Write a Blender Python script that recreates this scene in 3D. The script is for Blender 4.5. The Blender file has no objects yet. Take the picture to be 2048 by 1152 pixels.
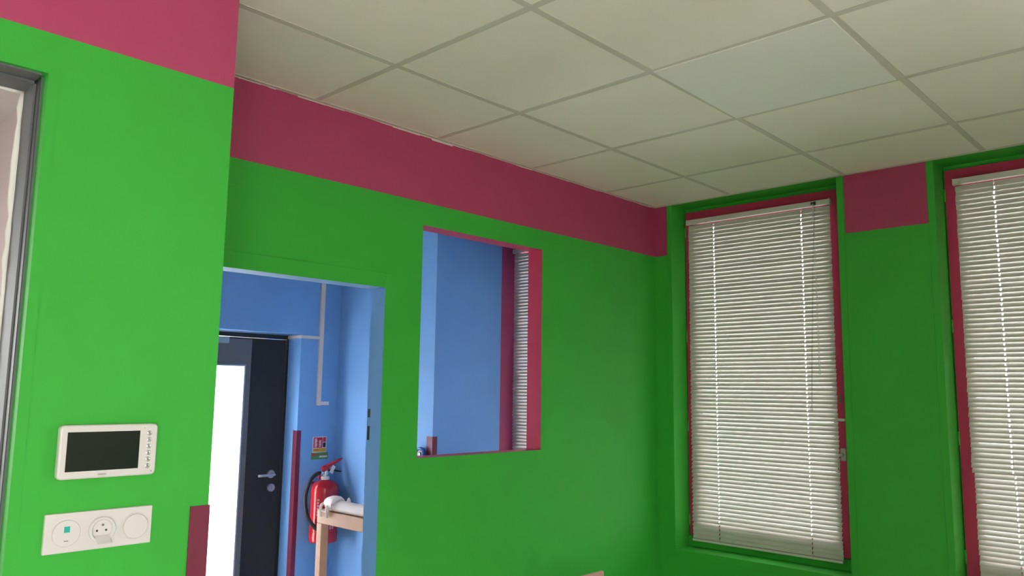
import bpy, bmesh, math, random
from mathutils import Vector, Matrix
random.seed(7)

# ---------------------------------------------------------------- camera
E = 1.62                                   # eye height above the floor
F_PX, YAW, PITCH, ROLL = 1580.32, 0.813712, 0.129057, 0.013467
scene = bpy.context.scene
ca, sa, cb, sb = math.cos(YAW), math.sin(YAW), math.cos(PITCH), math.sin(PITCH)
FW = Vector((sa*cb, ca*cb, sb)); R0 = Vector((ca, -sa, 0)); U0 = R0.cross(FW)
RT = math.cos(ROLL)*R0 + math.sin(ROLL)*U0
UP = -math.sin(ROLL)*R0 + math.cos(ROLL)*U0
EYE = Vector((0, 0, E))
cam_d = bpy.data.cameras.new('camera'); cam = bpy.data.objects.new('camera', cam_d)
scene.collection.objects.link(cam)
cam_d.sensor_width = 36; cam_d.lens = F_PX/2048*36; cam_d.clip_start = 0.05
M = Matrix((RT, UP, -FW)).transposed().to_4x4(); M.translation = EYE
cam.matrix_world = M
scene.camera = cam

# ---------------------------------------------------------------- sky, daylight, exposure
SKY = 12.0
world = bpy.data.worlds.new('overcast_sky'); scene.world = world; world.use_nodes = True
wn = world.node_tree.nodes['Background']
wn.inputs[0].default_value = (1.0, 0.96, 0.97, 1); wn.inputs[1].default_value = SKY
scene.view_settings.view_transform = 'Standard'; scene.view_settings.look = 'None'
scene.view_settings.gamma = 1; scene.view_settings.use_curve_mapping = False
scene.view_settings.exposure = 0.0

def daylight(name, loc, rot, sx, sy, power, col=(0.93, 0.97, 1.0)):
    l = bpy.data.lights.new(name, 'AREA'); l.shape = 'RECTANGLE'; l.size = sx; l.size_y = sy
    l.energy = power; l.color = col
    o = bpy.data.objects.new(name, l); scene.collection.objects.link(o)
    o.location = loc; o.rotation_euler = rot
    return o
PI = math.pi
# fill lamps as daylight from added, unseen windows: rear, right wall and side room
daylight('fill_light_rear', (-1.5, -2.68, 1.45), (PI/2, 0, 0), 1.9, 1.7, 142, (1.0, 0.93, 0.90))
daylight('fill_light_open_window', (4.06, -.83, 1.75), (0, PI/2, 0), 1.7, .8, 23, (1.0, .96, .95))
daylight('daylight_door', (2.30, 5.32, 1.15), (-PI/2, 0, 0), .8, 1.9, 140, (1.0, .96, .95))
daylight('fill_light_side_room', (-0.9, 5.18, 1.65), (-PI/2, 0, 0), 1.5, 1.4, 8, (1.0, .95, .93))

# ---------------------------------------------------------------- pixel rays
def ray(px, py): return FW + RT*((px-1024)/F_PX) + UP*((576-py)/F_PX)
def at_x(px, py, X): d = ray(px, py); return EYE + d*(X/d.x)
def at_y(px, py, Y): d = ray(px, py); return EYE + d*(Y/d.y)
def at_z(px, py, Z): d = ray(px, py); return EYE + d*((Z-E)/d.z)

# ---------------------------------------------------------------- materials
def mat(name, col, rough=0.6, metal=0.0, bump=0.0, bscale=300.0, var=0.0, spec=0.5, vscale=6.0):
    m = bpy.data.materials.new(name); m.use_nodes = True
    nt = m.node_tree; b = nt.nodes['Principled BSDF']
    b.inputs['Base Color'].default_value = (*col, 1); b.inputs['Roughness'].default_value = rough
    b.inputs['Metallic'].default_value = metal; b.inputs['Specular IOR Level'].default_value = spec
    geo = nt.nodes.new('ShaderNodeNewGeometry')
    if var > 0:
        n = nt.nodes.new('ShaderNodeTexNoise'); n.inputs['Scale'].default_value = vscale; n.inputs['Detail'].default_value = 5
        nt.links.new(geo.outputs['Position'], n.inputs['Vector'])
        r = nt.nodes.new('ShaderNodeMapRange'); r.inputs[1].default_value = .3; r.inputs[2].default_value = .7
        r.inputs[3].default_value = 1-var; r.inputs[4].default_value = 1+var
        nt.links.new(n.outputs[0], r.inputs[0])
        h = nt.nodes.new('ShaderNodeHueSaturation'); h.inputs['Color'].default_value = (*col, 1)
        nt.links.new(r.outputs[0], h.inputs['Value']); nt.links.new(h.outputs[0], b.inputs['Base Color'])
    if bump > 0:
        n = nt.nodes.new('ShaderNodeTexNoise'); n.inputs['Scale'].default_value = bscale; n.inputs['Detail'].default_value = 3
        nt.links.new(geo.outputs['Position'], n.inputs['Vector'])
        bp = nt.nodes.new('ShaderNodeBump'); bp.inputs['Strength'].default_value = bump; bp.inputs['Distance'].default_value = 0.002
        nt.links.new(n.outputs[0], bp.inputs['Height']); nt.links.new(bp.outputs[0], b.inputs['Normal'])
    return m
GREEN = mat('green_paint', (0.034, 0.42, 0.035), 0.6, bump=.18, bscale=480, var=.03)
MAG = mat('magenta_paint', (0.43, 0.050, 0.135), 0.55, bump=.15, bscale=260, var=.02)
MAGS = mat('magenta_gloss_paint', (0.50, 0.045, 0.11), 0.5, spec=.3)
BLUE = mat('blue_paint', (0.185, 0.41, 0.77), 0.6, bump=.18, bscale=480, var=.03)
WALLW = mat('pinkish_white_paint', (0.78, 0.67, 0.655), 0.7, bump=.15)
TILE = mat('ceiling_tile_white', (0.86, 0.82, 0.74), 0.9, bump=.35, bscale=500, var=.02, vscale=3)
TILE2 = mat('ceiling_panel_white', (0.84, 0.83, 0.79), 0.75)
RAIL = mat('ceiling_rail', (0.62, 0.59, 0.52), 0.6)
EDGE = mat('ceiling_edge_angle', (0.62, 0.58, 0.52), 0.6)
CEILW = mat('plain_white_ceiling', (0.78, 0.77, 0.74), 0.8, bump=.1)
FLOOR = mat('beige_lino', (0.76, 0.70, 0.62), 0.45, var=.08, vscale=12)
GROUND = mat('paving', (0.40, 0.39, 0.37), 0.9, var=.15, vscale=2)
ROOF = mat('concrete', (0.45, 0.45, 0.44), 0.9, bump=.2, bscale=40)
SLAT = mat('white_slat', (0.58, 0.57, 0.54), 0.4)
RAILW = mat('white_enamel', (0.66, 0.65, 0.62), 0.4)
CORD = mat('white_cord', (0.8, 0.8, 0.78), 0.8, bump=.3, bscale=900)
WHITEP = mat('white_plastic', (0.70, 0.675, 0.665), 0.35)
CREAMP = mat('cream_plastic', (0.82, 0.71, 0.65), 0.45)
GLZ = mat('grey_brown_steel', (0.20, 0.185, 0.18), 0.5, .35, bump=.1, bscale=800)
GREYM = mat('grey_metal', (0.125, 0.135, 0.145), 0.55, 0)
DARKM = mat('dark_grey_metal', (0.05, 0.053, 0.058), 0.5, 0)
ANTH = mat('anthracite_lacquer', (0.032, 0.030, 0.031), 0.6, bump=.1, bscale=700, spec=.3)
BLACK = mat('black_rubber', (0.012, 0.014, 0.014), 0.45)
STEEL = mat('brushed_steel', (0.55, 0.53, 0.50), 0.35, .9, bump=.1, bscale=800)
CHROME = mat('chrome', (0.75, 0.75, 0.74), 0.15, 1.0)
SILVER = mat('silver_button', (0.55, 0.56, 0.56), 0.3, .6)
SCREEN = mat('screen_glass', (0.004, 0.012, 0.006), 0.06, spec=.6)
FOAM = mat('white_mounting_foam', (0.85, 0.84, 0.80), 0.9, bump=.8, bscale=120)
RED = mat('red_enamel', (0.55, 0.012, 0.02), 0.22)
SRED = mat('sign_red', (0.60, 0.02, 0.04), 0.4)
SYEL = mat('sign_yellow', (0.70, 0.40, 0.03), 0.4)
SGRN = mat('sign_green', (0.10, 0.28, 0.10), 0.4)
SWHT = mat('sign_white', (0.80, 0.72, 0.74), 0.4)
TEAL = mat('teal_sticker', (0.02, 0.45, 0.36), 0.4)
PEACH = mat('peach_wood', (0.62, 0.34, 0.18), 0.5, var=.05, vscale=25)
PINKW = mat('pale_pink_wood', (0.62, 0.34, 0.29), 0.5, var=.06, vscale=25)
TAPEB = mat('blue_film', (0.06, 0.14, 0.42), 0.12)

def glass_mat(name, frost):
    m = bpy.data.materials.new(name); m.use_nodes = True; nt = m.node_tree
    for n in list(nt.nodes):
        if n.type != 'OUTPUT_MATERIAL': nt.nodes.remove(n)
    out = [n for n in nt.nodes if n.type == 'OUTPUT_MATERIAL'][0]
    a = nt.nodes.new('ShaderNodeBsdfTranslucent' if frost else 'ShaderNodeBsdfTransparent')
    a.inputs[0].default_value = (0.92, 0.95, 0.97, 1) if frost else (0.93, 0.96, 0.95, 1)
    g = nt.nodes.new('ShaderNodeBsdfGlossy'); g.inputs['Roughness'].default_value = 0.25 if frost else 0.02
    f = nt.nodes.new('ShaderNodeFresnel'); f.inputs[0].default_value = 1.35
    mx = nt.nodes.new('ShaderNodeMixShader')
    nt.links.new(f.outputs[0], mx.inputs[0]); nt.links.new(a.outputs[0], mx.inputs[1]); nt.links.new(g.outputs[0], mx.inputs[2])
    nt.links.new(mx.outputs[0], out.inputs[0])
    return m
GLASS = glass_mat('window_glass', False)
FROST = glass_mat('frosted_glass', True)

# ---------------------------------------------------------------- mesh helpers
COL = scene.collection
def link(name, me, parent=None, loc=None):
    o = bpy.data.objects.new(name, me); COL.objects.link(o)
    if parent is not None: o.parent = parent
    if loc is not None: o.location = loc
    return o
def tag(o, label=None, cat=None, group=None, kind=None):
    if label: o['label'] = label
    if cat: o['category'] = cat
    if group: o['group'] = group
    if kind: o['kind'] = kind
    return o
def thing(name, label, cat, loc=(0, 0, 0), group=None):
    return tag(link(name, None, None, loc), label, cat, group)
def finish(name, bm, m, parent=None, smooth=False, loc=None):
    bmesh.ops.recalc_face_normals(bm, faces=bm.faces)
    me = bpy.data.meshes.new(name); bm.to_mesh(me); bm.free()
    for mm in (m if isinstance(m, (list, tuple)) else [m]): me.materials.append(mm)
    if smooth:
        for p in me.polygons: p.use_smooth = True
    o = link(name, me, parent)
    if parent is not None:      # vertices are in world space: undo the parent's offset
        off = Vector((0, 0, 0)); q = parent
        while q is not None: off += q.location; q = q.parent
        o.location = -off
    if loc is not None: o.location = loc
    return o
def box(bm, lo, hi, mi=0):
    lo, hi = [min(a, b) for a, b in zip(lo, hi)], [max(a, b) for a, b in zip(lo, hi)]
    v = [bm.verts.new((x, y, z)) for x in (lo[0], hi[0]) for y in (lo[1], hi[1]) for z in (lo[2], hi[2])]
    fs = [bm.faces.new([v[i] for i in f]) for f in ((0,1,3,2),(4,6,7,5),(0,4,5,1),(2,3,7,6),(0,2,6,4),(1,5,7,3))]
    for f in fs: f.material_index = mi
    return v, fs
def bbox(name, lo, hi, m, parent=None, bev=0.0, seg=2):
    bm = bmesh.new(); box(bm, lo, hi)
    if bev: bmesh.ops.bevel(bm, geom=bm.edges[:], offset=bev, segments=seg, affect='EDGES', profile=.5)
    return finish(name, bm, m, parent)
def boxes(name, lst, m, parent=None):
    bm = bmesh.new()
    for lo, hi in lst: box(bm, lo, hi)
    return finish(name, bm, m, parent)
def lathe(bm, prof, c, axis='z', n=28):
    rings = []
    for r, h in prof:
        ring = []
        for i in range(n):
            a = 2*PI*i/n; p, q = r*math.cos(a), r*math.sin(a)
            co = {'z': (p, q, h), 'y': (p, h, q), 'x': (h, p, q)}[axis]
            ring.append(bm.verts.new(Vector(co)+Vector(c)))
        rings.append(ring)
    for a, b in zip(rings, rings[1:]):
        for i in range(n): bm.faces.new((a[i], a[(i+1) % n], b[(i+1) % n], b[i]))
    bm.faces.new(rings[0]); bm.faces.new(rings[-1])
def rev(name, prof, c, m, parent=None, axis='z', n=28, smooth=True):
    bm = bmesh.new(); lathe(bm, prof, c, axis, n)
    o = finish(name, bm, m, parent, smooth)
    if smooth:
        try: o.data.set_sharp_from_angle(angle=math.radians(40))
        except Exception: pass
    return o
def spline(pts, n=8):
    P = [Vector(p) for p in pts]; out = []
    for i in range(len(P)-1):
        a, b, c, d = P[max(i-1, 0)], P[i], P[i+1], P[min(i+2, len(P)-1)]
        for k in range(n):
            t = k/n
            out.append(.5*((2*b)+(c-a)*t+(2*a-5*b+4*c-d)*t*t+(3*b-a-3*c+d)*t*t*t))
    out.append(P[-1]); return out
def tube(name, pts, rad, m, parent=None, n=10, smooth=True):
    bm = bmesh.new(); rings = []
    rads = rad if isinstance(rad, (list, tuple)) else [rad]*len(pts)
    up = None
    for i, p in enumerate(pts):
        t = (Vector(pts[min(i+1, len(pts)-1)])-Vector(pts[max(i-1, 0)])).normalized()
        if up is None: up = t.orthogonal().normalized()
        up = (up-t*up.dot(t)).normalized(); s = t.cross(up)
        rings.append([bm.verts.new(Vector(p)+rads[i]*(math.cos(2*PI*k/n)*up+math.sin(2*PI*k/n)*s)) for k in range(n)])
    for a, b in zip(rings, rings[1:]):
        for k in range(n): bm.faces.new((a[k], a[(k+1) % n], b[(k+1) % n], b[k]))
    bm.faces.new(rings[0]); bm.faces.new(rings[-1])
    return finish(name, bm, m, parent, smooth)
def rounded_slab(name, x0, x1, z0, z1, y0, y1, r, m, parent=None, bev=.002, n=6):
    """plate in the x-z plane with rounded corners; y0 is the front (towards -y)"""
    bm = bmesh.new(); pts = []
    for cx, cz, a0 in ((x1-r, z1-r, 0), (x0+r, z1-r, 90), (x0+r, z0+r, 180), (x1-r, z0+r, 270)):
        for k in range(n+1):
            a = math.radians(a0+90*k/n); pts.append((cx+r*math.cos(a), cz+r*math.sin(a)))
    def ring(y, ins):
        mx, mz = (x0+x1)/2, (z0+z1)/2
        sx, sz = 1-2*ins/(x1-x0), 1-2*ins/(z1-z0)
        return [bm.verts.new((mx+(px-mx)*sx, y, mz+(pz-mz)*sz)) for px, pz in pts]
    rs = [ring(y1, 0), ring(y0+bev, 0), ring(y0+bev*.3, bev*.4), ring(y0, bev)]
    for a, b in zip(rs, rs[1:]):
        for i in range(len(a)): bm.faces.new((a[i], a[(i+1) % len(a)], b[(i+1) % len(a)], b[i]))
    bm.faces.new(rs[0]); bm.faces.new(rs[-1])
    return finish(name, bm, m, parent)

def wall_grid(name, axis, p0, p1, us, zs, solid, front, back, reveal, mats):
    """wall slab as cells. axis 'y': plane y=p0 is the front, u runs along x; axis 'x': plane x=p0 is the front, u runs along y.
    solid(u,z), front(u,z), back(u,z), reveal(u,z) give truth / material index at a cell centre"""
    bm = bmesh.new(); cache = {}
    def V(u, p, z):
        k = (round(u, 5), round(p, 5), round(z, 5))
        if k not in cache: cache[k] = bm.verts.new((u, p, z) if axis == 'y' else (p, u, z))
        return cache[k]
    def F(vs, mi):
        f = bm.faces.new(vs); f.material_index = mi
    nu, nz = len(us)-1, len(zs)-1
    C = lambda i, j: ((us[i]+us[i+1])/2, (zs[j]+zs[j+1])/2)
    ok = [[solid(*C(i, j)) for j in range(nz)] for i in range(nu)]
    for i in range(nu):
        for j in range(nz):
            if not ok[i][j]: continue
            u0, u1, z0, z1 = us[i], us[i+1], zs[j], zs[j+1]; c = C(i, j)
            F([V(u0, p0, z0), V(u1, p0, z0), V(u1, p0, z1), V(u0, p0, z1)], front(*c))
            F([V(u0, p1, z0), V(u1, p1, z0), V(u1, p1, z1), V(u0, p1, z1)], back(*c))
            for di, dj, a, b in ((-1, 0, (u0, z0), (u0, z1)), (1, 0, (u1, z0), (u1, z1)), (0, -1, (u0, z0), (u1, z0)), (0, 1, (u0, z1), (u1, z1))):
                ii, jj = i+di, j+dj
                out = ii < 0 or jj < 0 or ii >= nu or jj >= nz
                if out or not ok[ii][jj]:
                    mi = front(*c) if out else reveal(*C(ii, jj))
                    F([V(a[0], p0, a[1]), V(b[0], p0, b[1]), V(b[0], p1, b[1]), V(a[0], p1, a[1])], mi)
    o = finish(name, bm, mats)
    o['kind'] = 'structure'
    return o

# ---------------------------------------------------------------- the place, in metres
ZC = E+1.0600            # suspended ceiling
ZB = E+0.7735            # underside of the magenta band
YB, YB2 = 2.485, 2.575   # partition with doorway and hatch
XW, XW2 = 3.825, 4.125   # outer wall with the windows
YN, YN2 = 1.895, 2.000   # nearer wall with the intercom
XN, XN0 = 0.937, 0.830   # its free end / the wall behind it
YA = 4.74                # hall wall with the entrance door
XH, YH = 3.24, 3.712     # projecting corner of the hall
XL, YR, YF = -2.6, -2.5, 5.0
ZG = E-0.286             # top of the corner guards
def S(o): o['kind'] = 'structure'; return o

# floor, roof, ground
S(bbox('floor', (XL-.2, YR-.2, -.10), (XW2, YF+.2, 0), FLOOR))
S(bbox('ground', (-30, -30, -.40), (34, 34, -.12), GROUND))
S(bbox('roof', (XL-.2, YR-.2, ZC+.20), (XW2, YF+.2, ZC+.40), ROOF))

# outer wall with windows (recesses run up to the ceiling)
Z_SILL = E-.834
WINS = [('window_1', 1.440, 2.372, Z_SILL), ('window_2', .072, 1.004, Z_SILL), ('window_3', 2.780, YH, Z_SILL), ('window_8', -1.296, -.364, Z_SILL)]
us = sorted({YR-.2, YF+.2, YB, YB2, 2.402, 1.405, 1.036, .040, YH} | {w[1] for w in WINS} | {w[2] for w in WINS})
zs = [0, Z_SILL, ZB, ZC, ZC+.2]
def inwin(u, z): return any(w[1] < u < w[2] for w in WINS) and Z_SILL < z < ZC
def wfront(u, z):
    if u > YB: return 2
    if z > ZB and not (1.405 < 0) and (u > 2.402 or 1.036 < u < 1.405 or u < .040): return 1
    return 0
wall_grid('wall_right', 'x', XW, XW2, us, zs, lambda u, z: not inwin(u, z), wfront, lambda u, z: 3,
          lambda u, z: 1 if u > YB else 0, [GREEN, MAG, BLUE, ROOF])

# partition with doorway and hatch
DX0, DX1, DZ = 0.985, 1.903, E+.396
HX0, HX1, HZ0, HZ1 = 2.088, 2.840, E-.274, E+.678
us = [XN, DX0, DX1, HX0, HX1, XW]
zs = [0, HZ0, DZ, HZ1, ZB, ZC+.2]
def bsolid(u, z): return not (DX0 < u < DX1 and z < DZ) and not (HX0 < u < HX1 and HZ0 < z < HZ1)
wb = wall_grid('wall_back', 'y', YB, YB2, us, zs, bsolid, lambda u, z: 1 if z > ZB else 0, lambda u, z: 2,
               lambda u, z: 2 if u < 2 else 3, [GREEN, MAG, BLUE, MAGS])
def casing(name, parent, lst, m): return [bbox(name, lo, hi, m, parent, .0012, 1) for lo, hi in lst]
# flush door lining, its joint reads as a fine line around the opening
casing('door_casing', wb, [((DX0-.06, YB-.0035, 0), (DX0, YB, DZ+.058)), ((DX1, YB-.0035, 0), (DX1+.06, YB, DZ+.058)),
                           ((DX0, YB-.0035, DZ), (DX1, YB, DZ+.058))], GREEN)
for z0, z1 in ((E-.112, E-.079), (E-.199, E-.145)):
    bbox('strike_plate', (DX1-.0015, YB2-.021, z0), (DX1+.003, YB2-.008, z1), DARKM, wb)

# nearer wall with a tall opening at its left
OX0, OX1, OZ = -.45, .507, E+.680
wn_ = wall_grid('wall_left_front', 'y', YN, YN2, [XL, OX0, OX1, XN0, XN], [0, OZ, ZB, ZC+.2],
                lambda u, z: not (OX0 < u < OX1 and z < OZ), lambda u, z: 1 if z > ZB else 0, lambda u, z: 2,
                lambda u, z: 0, [GREEN, MAG, WALLW])
# return wall behind it: side room on its left, doorway passage and hall on its right
wall_grid('wall_passage', 'x', XN, XN0, [YN2, YB, YB2, YA], [0, ZB, ZC+.2], lambda u, z: True,
          lambda u, z: (1 if z > ZB else 0) if u < YB else 3, lambda u, z: 3, lambda u, z: 0, [GREEN, MAG, BLUE, WALLW])

# grey steel door frame in the tall opening
t = thing('steel_door_frame', 'grey steel frame lining the tall opening in the green wall', 'door frame', (OX1, YN, 0))
fx = OX1
boxes('flange', [((fx, YN-.002, 0), (fx+.022, YN, OZ+.022)), ((OX0-.022, YN-.002, 0), (OX0, YN, OZ+.022)),
                 ((OX0, YN-.002, OZ), (fx, YN, OZ+.022))], GREEN, t)
YJ = YN+.034
for xa, sg_ in ((fx, -1), (OX0, 1)):
    boxes('jamb', [((xa, YJ, 0), (xa+sg_*.004, YN2+.03, OZ)), ((xa+sg_*.004, YJ+.026, 0), (xa+sg_*.010, YN2+.03, OZ-.010))], GREYM, t)
    boxes('seal', [((xa+sg_*.004, YJ, 0), (xa+sg_*.006, YJ+.026, OZ-.006))], DARKM, t)
boxes('head', [((OX0+.010, YJ-.024, OZ-.004), (fx-.010, YN2+.03, OZ)), ((OX0+.010, YJ+.026, OZ-.010), (fx-.010, YN2+.03, OZ-.004))], GREYM, t)
rnd = random.Random(3)
def foam(name, pts, r0):
    rr = [r0*(.55+.75*rnd.random()) for _ in pts]
    return tube(name, pts, rr, FOAM, t, 7)
n = 70
foam('foam_bead', [Vector((fx-.012+.004*(rnd.random()-.5), YN2+.034+.004*rnd.random(), .02+(OZ-.035)*i/n)) for i in range(n+1)], .0075)
foam('foam_bead', [Vector((OX0+.015+(fx-OX0-.03)*i/40, YN2+.034, OZ-.011+.003*(rnd.random()-.5))) for i in range(41)], .0045)
# hairline crack in the paint beside the frame is the joint of the flange

# rear wall with unseen windows (added to light the room) and left wall
RW = [(-2.45, -1.55), (-1.45, -.55)]
us = sorted({XL, XW, -2.45, -1.55, -1.45, -.55})
wr = wall_grid('wall_rear', 'y', YR, YR-.2, us, [0, .6, 2.3, ZB, ZC+.2],
          lambda u, z: not (.6 < z < 2.3 and any(a < u < b for a, b in RW)), lambda u, z: 1 if z > ZB else 0, lambda u, z: 2,
          lambda u, z: 0, [WALLW, MAG, ROOF])
for k, (a, b) in enumerate(RW):
    w = S(link('window_%d' % (4+k), None, None, (a, YR, .6)))
    boxes('frame', [((a, YR-.14, .6), (a+.06, YR-.08, 2.3)), ((b-.06, YR-.14, .6), (b, YR-.08, 2.3)),
                    ((a+.06, YR-.14, .6), (b-.06, YR-.08, .66)), ((a+.06, YR-.14, 2.24), (b-.06, YR-.08, 2.3))], MAGS, w)
    bbox('pane', (a+.06, YR-.115, .66), (b-.06, YR-.105, 2.24), GLASS, w)
S(bbox('wall_left', (XL-.2, YR-.2, 0), (XL, YF+.2, ZC+.2), WALLW))

# side room behind the tall opening
wsr = wall_grid('wall_side_room', 'y', YF, YF+.2, [XL, -1.7, -.1, XN0], [0, .9, 2.4, ZC+.2],
          lambda u, z: not (-1.7 < u < -.1 and .9 < z < 2.4), lambda u, z: 0, lambda u, z: 1, lambda u, z: 0, [WALLW, ROOF])
w = S(link('window_6', None, None, (-1.7, YF, .9)))  # unseen window, added to light the side room
boxes('frame', [((-1.7, YF+.06, .9), (-1.64, YF+.12, 2.4)), ((-.16, YF+.06, .9), (-.1, YF+.12, 2.4)),
                ((-1.64, YF+.06, .9), (-.16, YF+.12, .96)), ((-1.64, YF+.06, 2.34), (-.16, YF+.12, 2.4))], RAILW, w)
bbox('pane', (-1.64, YF+.085, .96), (-.16, YF+.095, 2.34), GLASS, w)
S(bbox('ceiling_side_room', (XL, YN2, ZC), (XN0, YF, ZC+.02), CEILW))

# hall: door wall, projecting corner
NX1 = at_y(599, 760, YA).x          # right edge of the door niche
NX0 = NX1-1.02
NZ = E+.362
YD = 4.90                            # door plane
S(bbox('ceiling_hall', (XN, YB2, ZC), (XW, YA, ZC+.02), CEILW))
wall_grid('wall_hall', 'y', YA, YF+.2, [XN0, NX0, NX1, XH], [0, NZ, ZC+.2], lambda u, z: not (NX0 < u < NX1 and z < NZ),
          lambda u, z: 0, lambda u, z: 1, lambda u, z: 0, [BLUE, ROOF])
S(bbox('wall_hall_corner', (XH, YH, 0), (XW, YF+.2, ZC+.2), BLUE))

# ---------------------------------------------------------------- suspended ceiling
ceil = S(bbox('ceiling', (XL, YR, ZC+.03), (XW, YB, ZC+.06), CEILW))
GX, GY, PT = 1.5458, 2.60095, .6
gx = [GX+PT*i for i in range(-7, 4)]
gy = [GY-PT*j for j in range(1, 10)]
gx = [v for v in gx if XL < v < XW]; gy = [v for v in sorted(gy) if YR < v < YB]
HW = .012
bm = bmesh.new(); box(bm, (-.2878, -.2878, 0), (.2878, .2878, .014))
bmesh.ops.recalc_face_normals(bm, faces=bm.faces)
tile_me = bpy.data.meshes.new('ceiling_tile'); bm.to_mesh(tile_me); bm.free(); tile_me.materials.append(TILE)
def incell(x0, x1, y0, y1):    # clip against the wall that stands inside the room
    return not (x1 <= XN and y0 >= YN2)
xs = [XL]+gx+[XW]; ys = [YR]+gy+[YB]
for i in range(len(xs)-1):
    for j in range(len(ys)-1):
        x0, x1, y0, y1 = xs[i], xs[i+1], ys[j], ys[j+1]
        if not incell(x0, x1, y0, y1): continue
        if x1 <= XN: y1 = min(y1, YN)
        if y1-y0 < .03: continue
        cx, cy = (x0+x1)/2, (y0+y1)/2
        if abs(cx-(GX+1.5*PT)) < .01 and abs(cy-(GY-2.5*PT)) < .01:
            bm = bmesh.new(); box(bm, (-.292, -.292, -.003), (.292, .292, .004))
            o = finish('access_panel', bm, TILE2, ceil, loc=(cx-.006, cy+.002, ZC-.0015)); o.rotation_euler.z = math.radians(.7)
            o['label'] = 'smoother whiter panel hanging slightly below the ceiling grid'
            continue
        if abs(x1-x0-PT) < .002 and abs(y1-y0-PT) < .002:
            o = link('ceiling_tile', tile_me, ceil, (cx, cy, ZC+.001))
            o.rotation_euler.z = math.radians(random.uniform(-.05, .05))
        else:
            bbox('ceiling_tile', (x0+HW, y0+HW, ZC+.001), (x1-HW, y1-HW, ZC+.015), TILE, ceil)
for v in gx: bbox('grid_rail', (v-HW, YR, ZC-.0005), (v+HW, YB if v > XN else YN, ZC+.030), RAIL, ceil)
for v in gy:
    cuts = [XL]+gx+[XW]
    bbox('grid_rail', (XL if v < YN else XN, v-HW, ZC-.0002), (XW, v+HW, ZC+.030), RAIL, ceil)
for lo, hi in (((XN, YB-.020, ZC-.0012), (XW, YB, ZC+.03)), ((XW-.020, YR, ZC-.0012), (XW, YB-.02, ZC+.03)),
               ((XL, YN-.020, ZC-.0012), (XN, YN, ZC+.03)), ((XN, YN-.02, ZC-.0012), (XN+.02, YB-.02, ZC+.03))):
    bbox('edge_angle', lo, hi, EDGE, ceil)
# ragged filler line where the painted wall meets the ceiling edge
bm = bmesh.new(); rr = random.Random(11); x = XN+.02
while x < XW-.05:
    w_ = rr.uniform(.02, .12); h_ = rr.uniform(.0005, .004) * (2.2 if 1.85 < x < 2.15 else 1)
    box(bm, (x, YB-.0012, ZC-h_-.001), (x+w_, YB, ZC)); x += w_
finish('filler_line', bm, EDGE, ceil)

# ---------------------------------------------------------------- windows in the outer wall
XS = 3.962          # face of the sash
def build_window(name, y0, y1, zb, paint, sash_paint, hs=.066):
    w = S(link(name, None, None, (XW, (y0+y1)/2, zb)))
    zt = ZC
    f = .055        # fixed frame behind/around the sash
    boxes('fixed_frame', [((XS+.046, y0, zb), (XW2-.06, y0+.05, zt)), ((XS+.018, y0, zb), (XS+.046, y0+.011, zt)), ((XS+.046, y1-.04, zb), (XW2-.06, y1, zt)), ((XS+.018, y1-.007, zb), (XS+.046, y1, zt)),
                          ((XS+.046, y0+.05, zb), (XW2-.06, y1-.04, zb+.10)), ((XS+.046, y0+.05, zt-.07), (XW2-.06, y1-.04, zt)), ((XS+.018, y0+.011, zt-.022), (XS+.046, y1-.007, zt)), ((XS+.018, y0+.011, zb), (XS+.046, y1-.007, zb+.056)),
                          ((XS+.002, y0, zb), (XS+.018, y1, zb+.052))], paint, w)
    a0, a1, b0, b1 = y0+.012, y1-.008, zb+.058, zt-.024
    sw = .098
    boxes('sash', [((XS, a0, b0), (XS+.045, a0+sw, b1)), ((XS, a1-hs, b0), (XS+.045, a1, b1)),
                   ((XS, a0+sw, b0), (XS+.045, a1-hs, b0+.072)), ((XS, a0+sw, b1-.085), (XS+.045, a1-hs, b1))], sash_paint, w)
    bbox('pane', (XS+.022, a0+sw, b0+.072), (XS+.028, a1-hs, b1-.085), GLASS, w)
    for zz in (zb+.11, zb+.62, zb+1.12, zt-.17):
        rev('hinge', [(.005, 0), (.006, .002), (.006, .058), (.005, .06)], (XS+.004, a1+.003, zz), paint, w, 'z', 10)
    return w
w1 = build_window('window_1', WINS[0][1], WINS[0][2], Z_SILL, GREEN, MAGS)
w2 = build_window('window_2', WINS[1][1], WINS[1][2], Z_SILL, GREEN, MAGS)
w8 = build_window('window_8', WINS[3][1], WINS[3][2], Z_SILL, GREEN, MAGS)  # assumed window out of view, left without a blind to add light
w3 = build_window('window_3', WINS[2][1], WINS[2][2], Z_SILL, MAGS, MAGS, .046)
for w, (nm, y0, y1, zb) in ((w1, WINS[0]), (w2, WINS[1])):
    casing('casing', w, [((XW-.0035, y0-.032, zb-.040), (XW, y0, ZC-.002)), ((XW-.0035, y1, zb-.040), (XW, y1+.030, ZC-.002)),
                         ((XW-.0035, y0, zb-.040), (XW, y1, zb))], GREEN)
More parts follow.
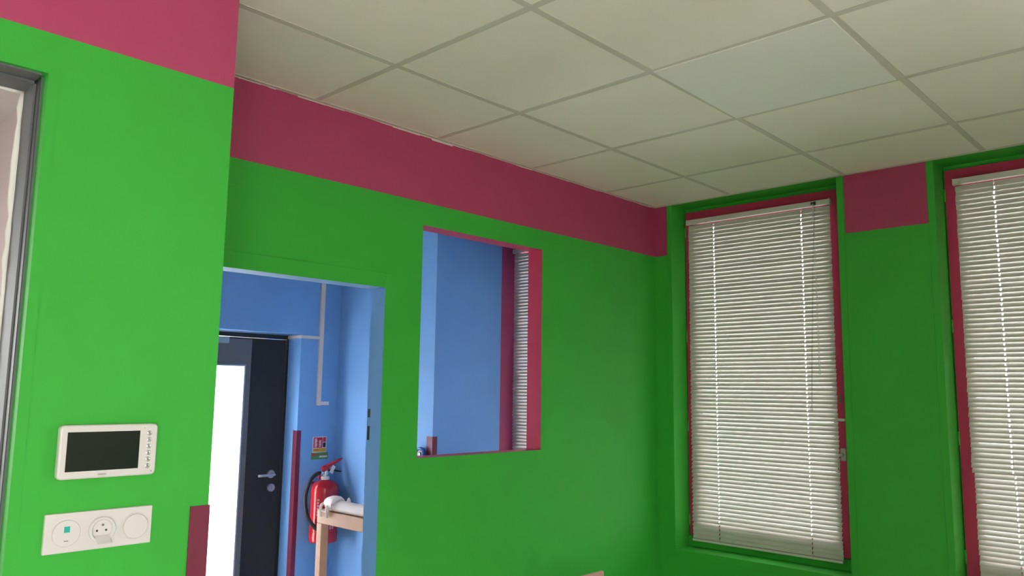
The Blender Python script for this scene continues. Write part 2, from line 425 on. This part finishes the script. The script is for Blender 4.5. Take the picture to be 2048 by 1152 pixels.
# latch and white clip on the opening side of window 1 and 2
for w, (nm, y0, y1, zb) in ((w1, WINS[0]), (w2, WINS[1])):
    yl = y0+.072
    zl = E-.288
    la = bbox('latch', (XS-.006, yl-.016, zl-.030), (XS, yl+.008, zl+.030), STEEL, w, .0015)
    rev('latch_knob', [(.006, -.026), (.009, -.022), (.009, -.016), (.005, -.012), (.005, -.006)], (XS, yl-.003, zl), STEEL, la, 'x', 14)
    tube('latch_lever', [(XS-.020, yl-.003, zl), (XS-.022, yl+.012, zl-.010), (XS-.018, yl+.016, zl-.05), (XS-.016, yl+.017, zl-.085)], .0035, STEEL, la, 8)
    bbox('catch_clip', (XS-.010, yl-.020, E-.128), (XS, yl+.020, E-.114), WHITEP, w, .004, 3)
    bbox('hinge_cover', (XS-.002, yl-.004, E-.04), (XS, yl+.008, E+.0), GREYM, w, .0005)

# ---------------------------------------------------------------- venetian blinds
PITCH_S, SW = .0217, .0252
def slat_mesh(L, holes, theta, hole=True):
    bm = bmesh.new(); hw = .0026
    yb = []; hs = sorted(holes); segs = []
    edges = [-L/2]
    for h in hs: edges += [h-hw, h+hw]
    edges.append(L/2); isl = []
    for i in range(len(edges)-1):
        n_ = 1 if i % 2 else max(1, int((edges[i+1]-edges[i])/.04))
        for k in range(n_): yb.append(edges[i]+(edges[i+1]-edges[i])*k/n_); isl.append(i % 2 == 1)
    yb.append(L/2)
    ns = 6; grid = []
    for y in yb:
        row = []
        for k in range(ns+1):
            s = (k/ns-.5); off = .0026*(1-4*s*s)
            # k=0 outer/upper edge, k=ns room-side/lower edge; crown towards the room
            px = SW*s*-math.cos(theta)+off*-math.sin(theta)
            pz = SW*s*-math.sin(theta)+off*math.cos(theta)
            row.append(bm.verts.new((px, y, pz)))
        grid.append(row)
    for i in range(len(yb)-1):
        for k in range(ns):
            if hole and isl[i] and k in (1, 2, 3): continue
            bm.faces.new((grid[i][k], grid[i+1][k], grid[i+1][k+1], grid[i][k+1]))
    me = bpy.data.meshes.new('slat')
    bmesh.ops.recalc_face_normals(bm, faces=bm.faces)
    bm.to_mesh(me); bm.free(); me.materials.append(SLAT)
    for p in me.polygons: p.use_smooth = False
    return me
TH, TH_TOP, TH_BOT = math.radians(62), math.radians(77), math.radians(46)
def blind(label, y0, y1, zt, zb, X, lad, wand=None, cords=None, shift=None):
    L = y1-y0; yc = (y0+y1)/2
    b = thing('venetian_blind', label, 'blind', (X, yc, zb), 'white venetian blinds in the window recesses')
    hr = bbox('head_rail', (X-.014, y0-.004, zt-.026), (X+.012, y1+.006, zt), RAILW, b, .0015)
    for yy in (y0-.0045, y1+.0035):
        bbox('end_cap', (X-.016, yy, zt-.028), (X+.012, yy+.004, zt+.001), RAILW, hr)
    me = slat_mesh(L, [h-yc for h in lad], TH); me2 = slat_mesh(L, [h-yc for h in lad], math.radians(76))
    z = zt-.026-.018; zend = zb+.022; k = 0
    n = int((z-zend)/PITCH_S)
    for k in range(n+1):
        zz = z-k*PITCH_S; last = n-k < 3
        o = link('slat', me2 if last else me, b, (random.uniform(-.0006, .0006), random.uniform(-.0015, .0015), zz-zb))
        if shift and zz < shift[0]: o.location.y += shift[1]
        tilt = (TH_TOP+(TH_BOT-TH_TOP)*k/n)     # the ladders hang slacker lower down, so the slats open a little
        o.rotation_euler = (random.uniform(-.0008, .0008), (0 if last else TH-tilt)+random.uniform(-.02, .02), 0)
    dy = shift[1] if shift else 0
    bbox('bottom_rail', (X-.011, y0+dy, zb), (X+.011, y1+dy, zb+.012), RAILW, b, .0025)
    for h in lad:
        for sx in (-.0088, .0088):
            tube('ladder_cord', [(X+sx*.9, h, zt-.026), (X+sx*.9, h+dy*.5, (zt+zb)/2), (X+sx*.9, h+dy, zb+.008)], .0007, CORD, b, 5)
    if wand:
        wy, wz = wand
        wd = tube('tilt_wand', [(X-.022, wy-.05, zt-.02), (X-.026, wy-.03, zt-.35), (X-.026, wy, wz)], .0022, GLASSP, b, 8)
        rev('wand_tip', [(.002, 0), (.005, .004), (.005, .016), (.002, .022)], (X-.026, wy, wz-.02), GLASSP, wd, 'z', 10)
        bbox('wand_gear', (X-.019, wy-.052, zt-.022), (X-.014, wy-.044, zt-.006), DARKM, hr)
    if cords:
        bbox('cord_lock', (X-.0155, cords-.008, zt-.019), (X-.0138, cords+.014, zt-.007), DARKM, hr)
        for q in (0, .006):
            tube('lift_cord', [(X-.0165, cords+q, zt-.014), (X-.020, cords+q-.004, zt-.3), (X-.021, cords+q-.008, E+.10)], .0009, CORD, b, 5)
    return b
GLASSP = glass_mat('clear_plastic', False)
XB = 3.947
blind('white venetian blind in the window beside the corner with the hatch wall', 1.522, 2.335, E+.985, E-.800, XB,
      [2.175, 1.672], wand=(1.640, E-.06), cords=1.60)
blind('white venetian blind in the window beyond the green pillar, its left edge stepped', .138, .950, E+.985, E-.800, XB,
      [.796, .292], wand=(.255, E-.06), cords=.22, shift=(E-.33, -.008))
blind('white venetian blind in the hall window seen through the magenta hatch', 2.860, 3.706, E+.970, E-.800, XB,
      [3.535, 3.03], wand=(2.97, E-.06))

# ---------------------------------------------------------------- hatch lining is the painted reveal of wall_back; corner guards
def guard(label, corner, sx, sy, w1, w2, z1, m):
    """angle strip on an outside corner: leg along x (on the -y face) and leg along y"""
    x, y = corner; th = .003
    g = thing('corner_guard', label, 'corner guard', (x, y, 0), 'magenta corner guards on the wall edges')
    bm = bmesh.new()
    box(bm, (x-sx*w1, y-th, .0), (x+sx*th, y, z1)); 
    box(bm, (x, y, .0), (x+sx*th, y+w2, z1))
    finish('strip', bm, m, g)
    return g
MAGD = mat('magenta_plastic', (0.18, 0.018, 0.05), 0.5)
guard('magenta strip guarding the edge of the green wall below the intercom', (XN, YN), 1, 1, .046, .05, ZG, MAGD)
guard('magenta strip on the blue wall edge between black door and extinguisher', (NX1, YA), -1, 1, .030, .045, ZG, MAGD)
guard('magenta strip on the blue hall corner seen through the hatch', (XH, YH), -1, 1, .036, .05, ZG, MAGD)

# ---------------------------------------------------------------- entrance door at the end of the hall
d = S(link('door_1', None, None, (NX0, YD, 0)))
d['label'] = 'black entrance door with a bright frosted glass panel'
HZD = NZ-.004
boxes('door_frame', [((NX0, YD, 0), (NX0+.05, YD+.07, HZD)), ((NX1-.016, YD-.004, 0), (NX1, YD+.07, HZD)), ((NX0+.05, YD, HZD-.028), (NX1-.016, YD+.07, HZD))], BLACK, d)
lx0, lx1, lz0, lz1 = NX0+.055, NX1-.020, .012, HZD-.032
gp = at_y(505, 700, YD).x           # right edge of the grey glazing frame
gg = at_y(492, 735, YD).x
gzt = at_y(440, 675, YD).z; ggz = at_y(445, 731, YD).z
gp0 = lx0+.10; gg0 = gp0+.05; gz0, gg0z = .14, .26
leaf = boxes('leaf', [((gp, YD+.006, lz0), (lx1, YD+.056, lz1)), ((lx0, YD+.006, lz0), (gp0, YD+.056, lz1)),
                      ((gp0, YD+.006, lz0), (gp, YD+.056, gz0)), ((gp0, YD+.006, gzt), (gp, YD+.056, lz1))], ANTH, d)
gf = boxes('glazing_frame', [((gg, YD+.008, gz0), (gp, YD+.050, gzt)), ((gp0, YD+.008, gz0), (gg0, YD+.050, gzt)),
                             ((gg0, YD+.008, gz0), (gg, YD+.050, gg0z)), ((gg0, YD+.008, ggz), (gg, YD+.050, gzt))], GLZ, d)
boxes('glazing_bead', [((gg-.010, YD+.002, gg0z), (gg, YD+.010, ggz)), ((gg0, YD+.002, ggz), (gg, YD+.010, ggz+.010))], STEEL, gf)
bbox('glass', (gg0, YD+.028, gg0z), (gg, YD+.034, ggz), FROST, d)
bbox('door_closer', (NX0+.25, YD-.035, lz1-.045), (at_y(455, 668, YD).x, YD+.004, lz1-.002), STEEL, d, .004)
hp = at_y(541, 948, YD); cp = at_y(541, 975, YD)
hd = link('handle', None, d); hd.location = Vector((hp.x, YD, hp.z))-d.location
rev('rose', [(.026, -.010), (.026, -.002), (.026, .006)], (hp.x, YD, hp.z), STEEL, hd, 'y', 24)
tube('lever', spline([(hp.x, YD, hp.z), (hp.x, YD-.045, hp.z), (hp.x-.015, YD-.058, hp.z), (hp.x-.12, YD-.058, hp.z-.002)], 5), .0085, STEEL, hd, 10)
rev('cylinder', [(.026, -.010), (.026, .006)], (cp.x, YD, cp.z), STEEL, d, 'y', 24)
bbox('key_slot', (cp.x-.005, YD-.013, cp.z-.012), (cp.x+.005, YD-.009, cp.z+.010), CHROME, d, .002)

# ---------------------------------------------------------------- white cable trunking on the hall wall
tc = thing('cable_trunking', 'white cable trunking running down the blue hall wall', 'trunking', (at_y(645, 600, YA).x, YA, at_y(633, 811, YA).z))
tx0, tx1 = at_y(641, 600, YA).x, at_y(648.5, 600, YA).x
zb_ = at_y(633, 811, YA).z; zh = at_y(610, 674, YA).z
bbox('vertical_run', (tx0, YA-.016, zb_), (tx1, YA, ZC), CREAMP, tc, .001)
bbox('stub', (tx1, YA-.012, at_y(650, 810, YA).z), (at_y(656, 806, YA).x, YA, at_y(650, 803, YA).z), CREAMP, tc, .001)
bbox('horizontal_run', (NX1-.010, YA-.012, zh-.010), (tx0, YA, zh+.010), CREAMP, tc, .001)
bbox('trunking_end', (NX1-.010, YA, zh-.010), (NX1, YD-.004, zh+.010), CREAMP, d, .001)  # last piece of the cable trunking inside the niche, parented to the door

# ---------------------------------------------------------------- sign on the hall wall
sg = thing('fire_safety_sign', 'small red and yellow sign above the fire extinguisher', 'sign', at_y(638, 890, YA-.002))
a = at_y(626, 874, YA-.002); b = at_y(652, 904, YA-.002)
x0, x1, z1, z0 = a.x, b.x, a.z, b.z
W, H = x1-x0, z1-z0
def plate(name, fx0, fx1, fz0, fz1, lift, m):
    return bbox(name, (x0+W*fx0, YA-lift, z0+H*fz0), (x0+W*fx1, YA-(0 if lift < .0035 else .002), z0+H*fz1), m, sg)
plate('backing', 0, 1, 0, 1, .003, SWHT)
plate('red_field', .05, .70, .30, .96, .0036, SRED); plate('red_field', .73, .95, .66, .96, .0036, SRED)
plate('black_pictogram', .74, .94, .32, .62, .0036, BLACK)
plate('yellow_field', .03, .97, .04, .27, .0036, SYEL)
for i in range(7):
    f0 = .34+i*.082
    plate('letter', .13, .32 if i % 3 else .29, f0, f0+.055, .0041, SWHT)
for i in range(6):
    f0 = .36+i*.072
    plate('letter', .46 if i % 2 else .44, .60, f0, f0+.05, .0041, SWHT)
for i in range(5): plate('letter', .10+i*.07, .145+i*.07, .12, .19, .0041, SRED)
g2 = thing('green_notice', 'green notice strip directly under the red sign', 'sign', at_y(637, 912, YA-.002))
a2 = at_y(622.5, 905.5, YA-.002); b2 = at_y(655.5, 917.5, YA-.002)
bbox('strip', (a2.x, YA-.0022, b2.z), (b2.x, YA, min(a2.z, z0-.0005)), SGRN, g2)
bbox('white_box', (a2.x+(b2.x-a2.x)*.48, YA-.003, b2.z+(a2.z-b2.z)*.25), (b2.x-.006, YA-.0022, b2.z+(a2.z-b2.z)*.5), SWHT, g2)
rev('red_emblem', [(.010, -.0008), (.010, 0)], (a2.x+.016, YA-.0022, b2.z+(a2.z-b2.z)*.68), SRED, g2, 'y', 16)
bbox('red_line', (a2.x+.032, YA-.0028, b2.z+(a2.z-b2.z)*.62), (a2.x+.060, YA-.0022, b2.z+(a2.z-b2.z)*.75), SRED, g2)

# ---------------------------------------------------------------- fire extinguisher
YX = YA-.112
pl, pr = at_y(625, 1010, YX), at_y(671, 1005, YX)
R = (pr.x-pl.x)/2; cx = (pl.x+pr.x)/2
zt_ = at_y(650, 959, YX).z; zbt = at_y(645, 1081, YX).z
ex = thing('fire_extinguisher', 'red fire extinguisher with black hose hung on the blue hall wall', 'fire extinguisher', (cx, YX, zbt))
prof = [(R*.80, zbt), (R*.97, zbt+.004), (R, zbt+.02), (R, zt_-.060)]
for k in range(1, 8):
    a_ = PI/2*k/8; prof.append((R*.28+(R*.72)*math.cos(a_), zt_-.060+.056*math.sin(a_)))
prof += [(R*.28, zt_-.002), (R*.28, zt_+.004)]
body = rev('cylinder', prof, (cx, YX, 0), RED, ex, 'z', 36)
rev('base_ring', [(R*1.0, zbt-.004), (R*1.03, zbt), (R*1.03, zbt+.058), (R*1.0, zbt+.062)], (cx, YX, 0), RED, ex, 'z', 36)
rev('collar', [(.026, zt_), (.028, zt_+.004), (.028, zt_+.016), (.024, zt_+.020)], (cx, YX, 0), CREAMP, ex, 'z', 24)
vz = zt_+.020
rev('valve', [(.018, vz), (.018, vz+.012), (.022, vz+.014), (.022, vz+.034), (.016, vz+.040)], (cx, YX, 0), CHROME, ex, 'z', 20)
rev('valve_outlet', [(.009, 0), (.009, .028)], (cx-.046, YX, vz+.026), CHROME, ex, 'x', 14)
# lever and carry handle point along +x
lv = bmesh.new(); box(lv, (-.030, -.016, -.004), (.030, .016, .034)); bmesh.ops.bevel(lv, geom=lv.edges[:], offset=.010, segments=3, affect='EDGES')
hdm = finish('lever_head', lv, RED, ex); hdm.location = Vector((cx-.004, YX, vz+.040))-ex.location
a_ = math.radians(24)
tip = Vector((cx+.125, YX, vz+.112))
bm = bmesh.new(); s0 = Vector((cx, YX, vz+.062)); dr = (tip-s0).normalized(); nn = Vector((-dr.z, 0, dr.x))
vs = []
for p, w_, h_ in ((s0, .013, .011), (s0.lerp(tip, .5), .012, .009), (tip, .008, .004)):
    vs.append([bm.verts.new(p+Vector((0, s_*w_, 0))+nn*(q_*h_)) for s_, q_ in ((-1, -1), (1, -1), (1, 1), (-1, 1))])
for r0, r1 in zip(vs, vs[1:]):
    for k in range(4): bm.faces.new((r0[k], r0[(k+1) % 4], r1[(k+1) % 4], r1[k]))
bm.faces.new(vs[0]); bm.faces.new(vs[-1])
finish('lever', bm, RED, ex)
tube('carry_handle', [(cx+.012, YX, vz+.040), (cx+.06, YX, vz+.038), (cx+.10, YX, vz+.030), (cx+.125, YX, vz+.024)], [.006, .006, .005, .003], BLACK, ex, 8)
tg = bmesh.new(); box(tg, (-.013, -.001, -.026), (.013, .001, .026))
to = finish('safety_tag', tg, SWHT, ex); to.location = Vector((cx+.040, YX-.022, vz+.046))-ex.location; to.rotation_euler = (0, math.radians(28), 0)
hpts = [at_y(px, py, YX-.02) for px, py in ((641, 946), (634, 948), (622, 960), (612.5, 985), (611, 1010), (616, 1035), (625, 1053), (633, 1063), (640, 1068))]
hpts[-2].y -= .06; hpts[-1].y -= .085; hpts[-3].y -= .02
tube('hose', spline(hpts, 6), .0125, BLACK, ex, 12)
rev('hose_ferrule', [(.012, 0), (.012, .030)], (cx-.062, YX, vz+.026), CHROME, ex, 'x', 14)
boxes('wall_bracket', [((cx-.03, YX+R*.8, zt_-.12), (cx+.03, YA, zt_-.02)), ((cx-.052, YX-.004, vz-.014), (cx-.036, YX+.004, vz+.012))], RED, ex)
# printed marks on the cylinder: small curved patches a fraction of a millimetre proud
PRINT = mat('faded_white_print', (0.62, 0.30, 0.32), 0.4)
def mark(ang0, ang1, z0_, z1_, m=None):
    bm = bmesh.new(); n_ = 4; rows = []
    for zz in (z0_, z1_):
        rows.append([bm.verts.new((cx+(R+.0006)*math.sin(math.radians(ang0+(ang1-ang0)*k/n_)), YX-(R+.0006)*math.cos(math.radians(ang0+(ang1-ang0)*k/n_)), zz)) for k in range(n_+1)])
    for k in range(n_): bm.faces.new((rows[0][k], rows[0][k+1], rows[1][k+1], rows[1][k]))
    finish('printed_mark', bm, m or PRINT, ex)
hb = zt_-.085
for i in range(6): mark(-64, -56 if i % 2 else -54, hb-.045-i*.019, hb-.045-i*.019+.012)
for z_, l in ((hb-.04, 40), (hb-.052, 36), (hb-.075, 20)):
    k = 0.0
    while k < l: mark(k-2, k+4, z_, z_+.006); k += 8
for i in range(4): mark(-30+(i % 2)*8, -21+(i % 2)*6, hb-.10-i*.03, hb-.10-i*.03+.012)
for i in range(3): mark(0, 26-6*i, hb-.11-i*.014, hb-.11-i*.014+.005)
for i in range(3): mark(-20+i*12, -12+i*12, zbt+.085, zbt+.105)

# ---------------------------------------------------------------- peach wooden stand in the hall, white plastic piece on it
ZT = E-.700
pc = at_z(634.5, 1019, ZT)
x0, yf = pc.x, pc.y; y2 = 2.86; x1 = x0+.05
st = thing('wooden_stand', 'peach wooden stand with square legs in the blue hall', 'stand', (x0, (yf+y2)/2, 0))
bbox('top_beam', (x0, y2, ZT-.074), (x1, yf, ZT), PEACH, st, .004)
for yy in (yf-.048, y2):
    bbox('leg', (x0, yy, .05), (x1, yy+.048, ZT-.074), PEACH, st, .003)
    bbox('foot', (x0-.12, yy, 0), (x1+.20, yy+.048, .05), PEACH, st, .003)
wp = thing('plastic_fitting', 'white plastic tube with two prongs lying on the wooden stand', 'plastic fitting', (x0+.025, yf-.25, ZT))
xm = x0+.028
def yat(px): return at_x(px, 1015, xm).y
ya, yb_, yc_ = yat(655), yat(680), yat(735)
pts = [(xm, ya+.010, ZT+.030), (xm, ya-.015, ZT+.040), (xm, ya-.05, ZT+.044), (xm, ya-.10, ZT+.046), (xm, yb_, ZT+.036), (xm, (yb_+yc_)/2, ZT+.034), (xm, yc_-.10, ZT+.036), (xm, yc_-.22, ZT+.036)]
sp = spline(pts, 5)
def rad_at(y):
    ks = [(ya+.012, .010), (ya-.01, .034), (ya-.05, .043), (ya-.10, .044), (yb_, .034), ((yb_+yc_)/2, .032), (yc_-.10, .034), (yc_-.23, .034)]
    for (p, r0), (q_, r1) in zip(ks, ks[1:]):
        if q_ <= y <= p: return r0+(r1-r0)*(p-y)/(p-q_)
    return .03
tube('tube_body', sp, [rad_at(p.y) for p in sp], CREAMP, wp, 18)
for yy in (ya+.006, ya-.055):
    tube('prong', spline([(x0+.005, yy, ZT+.040), (x0-.012, yy, ZT+.028), (x0-.013, yy, ZT-.01), (x0-.012, yy, ZT-.034)], 4), [.009]*8+[.010]*4+[.007], CREAMP, wp, 8)
bbox('prong_bridge', (x0-.016, ya-.07, ZT-.004), (x0-.006, ya+.006, ZT+.004), CREAMP, wp, .001)
rev('tube_nub', [(.014, 0), (.010, .018), (.004, .030)], (xm, yat(697), ZT+.060), CREAMP, wp, 'z', 12)

# ---------------------------------------------------------------- blue roll hanging on the hall corner wall, seen low in the hatch
bp = at_x(841, 908, XH-.022)
rl = thing('tape_roll', 'glossy blue and white roll hung on the blue wall at the hatch edge', 'roll', bp)
def torus(name, R_, r_, m, parent, c):
    bm = bmesh.new(); n_, k_ = 28, 10; rings = []
    for i in range(n_):
        a = 2*PI*i/n_
        rings.append([bm.verts.new(Vector(c)+Vector((r_*1.6*math.sin(2*PI*j/k_), (R_+r_*math.cos(2*PI*j/k_))*math.cos(a), (R_+r_*math.cos(2*PI*j/k_))*math.sin(a)))) for j in range(k_)])
    for i in range(n_):
        for j in range(k_): bm.faces.new((rings[i][j], rings[(i+1) % n_][j], rings[(i+1) % n_][(j+1) % k_], rings[i][(j+1) % k_]))
    return finish(name, bm, m, parent, True)
torus('outer_wrap', .034, .009, TAPEB, rl, bp)
torus('core', .020, .0055, WHITEP, rl, bp)
rev('peg', [(.010, -.012), (.010, .022)], bp, TAPEB, rl, 'x', 14)

# ---------------------------------------------------------------- intercom monitor
YI = YN-.020
ic = thing('video_intercom', 'white video intercom with a dark screen on the green wall', 'intercom', (.690, YN, E-.145))
ix0, ix1, iz0, iz1 = .587, .794, E-.2025, E-.087
rounded_slab('housing', ix0, ix1, iz0, iz1, YI, YN-.004, .010, WHITEP, ic, .004)
rounded_slab('back_plate', ix0+.004, ix1-.004, iz0+.003, iz1-.004, YN-.006, YN, .008, GREYM, ic, .001)
bbox('screen', (.6015, YI-.0006, E-.1860), (.7535, YI+.001, E-.1020), SCREEN, ic)
for k in range(6):
    zz = E-.108-(.074)*k/5
    bt = rev('button', [(.0046, -.0016), (.0056, -.0008), (.0056, .001)], (.7745, YI, zz), SILVER, ic, 'y', 18)
    bbox('button_symbol', (.7745-.0022, YI-.0019, zz-.0007), (.7745+.0022, YI-.0015, zz+.0007), GREYM, bt)
bbox('maker_mark', (.668, YI-.0004, E-.1960), (.687, YI+.0005, E-.1925), SILVER, ic)
rev('microphone_hole', [(.0011, -.0003), (.0011, .0005)], (.7835, YI, E-.194), BLACK, ic, 'y', 10)
rev('sensor_dot', [(.0008, -.0003), (.0008, .0005)], (.7635, YI, E-.097), BLACK, ic, 'y', 10)

# ---------------------------------------------------------------- triple wall plate: data outlet, socket, blank switch
YP = YN-.008
sp_ = thing('wall_plate', 'white triple wall plate with network outlet, socket and round switch', 'wall socket', (.687, YN, E-.315))
rounded_slab('frame', .5755, .7985, E-.3565, E-.2735, YP, YN, .0015, WHITEP, sp_, .0015, 3)
c1, c2, c3, zc_ = .618, .690, .7605, E-.3155
o1 = rev('outlet_cover', [(.0268, -.0045), (.0278, -.0035), (.0278, .001)], (c1, YP, zc_), WHITEP, sp_, 'y', 40)
bbox('sticker', (c1-.0055, YP-.0052, zc_+.002), (c1+.0060, YP-.0044, zc_+.0145), TEAL, o1)
bbox('port_lip', (c1-.0075, YP-.0062, zc_-.0015), (c1+.0065, YP-.0044, zc_+.0005), WHITEP, o1)
bbox('port_slot', (c1-.0045, YP-.0050, zc_-.0165), (c1+.0040, YP-.0044, zc_-.0150), GREYM, o1)
# socket: ring with a sunk well, earth pin and two holes
bm = bmesh.new()
lathe_prof = [(.0278, .001), (.0278, -.0065), (.0266, -.0080), (.0228, -.0080), (.0212, -.0062), (.0205, -.0004)]
lathe(bm, lathe_prof, (c2, YP, zc_), 'y', 40)
so = finish('socket_insert', bm, WHITEP, sp_, True)
so.data.set_sharp_from_angle(angle=math.radians(35))
# the lathe's last cap is the floor of the well
rev('earth_pin', [(.0024, -.007), (.0024, -.0002)], (c2, YP, zc_+.0105), CHROME, so, 'y', 12)
for s_ in (-1, 1): rev('socket_hole', [(.0024, -.0010), (.0024, -.0002)], (c2+s_*.0095, YP, zc_-.002), DARKM, so, 'y', 12)
sh = bmesh.new(); box(sh, (-.0145, -.026, -.0012), (.0145, 0, .0008)); bmesh.ops.bevel(sh, geom=sh.edges[:], offset=.0006, segments=1, affect='EDGES')
sho = finish('shutter_flap', sh, WHITEP, so); sho.location = Vector((c2+.001, YP-.002, zc_-.0125)); sho.rotation_euler.x = math.radians(38)
rev('switch_button', [(.0258, -.0085), (.0268, -.0075), (.0268, .001)], (c3, YP, zc_), WHITEP, sp_, 'y', 40)
rev('switch_ring', [(.0285, -.0015), (.0290, -.0008), (.0290, .001)], (c3, YP, zc_), WHITEP, sp_, 'y', 40)

# ---------------------------------------------------------------- chair by the partition, only the end of its top rail shows
cc = at_y(1203, 1141, 2.20)
cx1, cz = cc.x, cc.z
cx0 = cx1-.44
ch = thing('wooden_chair', 'pale pink wooden chair back rising at the foot of the green wall', 'chair', ((cx0+cx1)/2, 2.0, 0))
bbox('top_rail', (cx0, 2.186, cz-.024), (cx1, 2.204, cz), PINKW, ch, .003)
bbox('middle_rail', (cx0+.03, 2.187, cz-.20), (cx1-.03, 2.203, cz-.15), PINKW, ch, .003)
for xx in (cx0+.02, cx1-.055):
    bbox('rear_leg', (xx, 2.178, 0), (xx+.035, 2.212, cz-.024), PINKW, ch, .004)
    bbox('front_leg', (xx, 1.80, 0), (xx+.035, 1.834, .43), PINKW, ch, .004)
    bbox('side_stretcher', (xx+.008, 1.834, .18), (xx+.027, 2.178, .205), PINKW, ch, .003)
bbox('seat', (cx0+.005, 1.78, .43), (cx1-.015, 2.177, .448), PINKW, ch, .006)
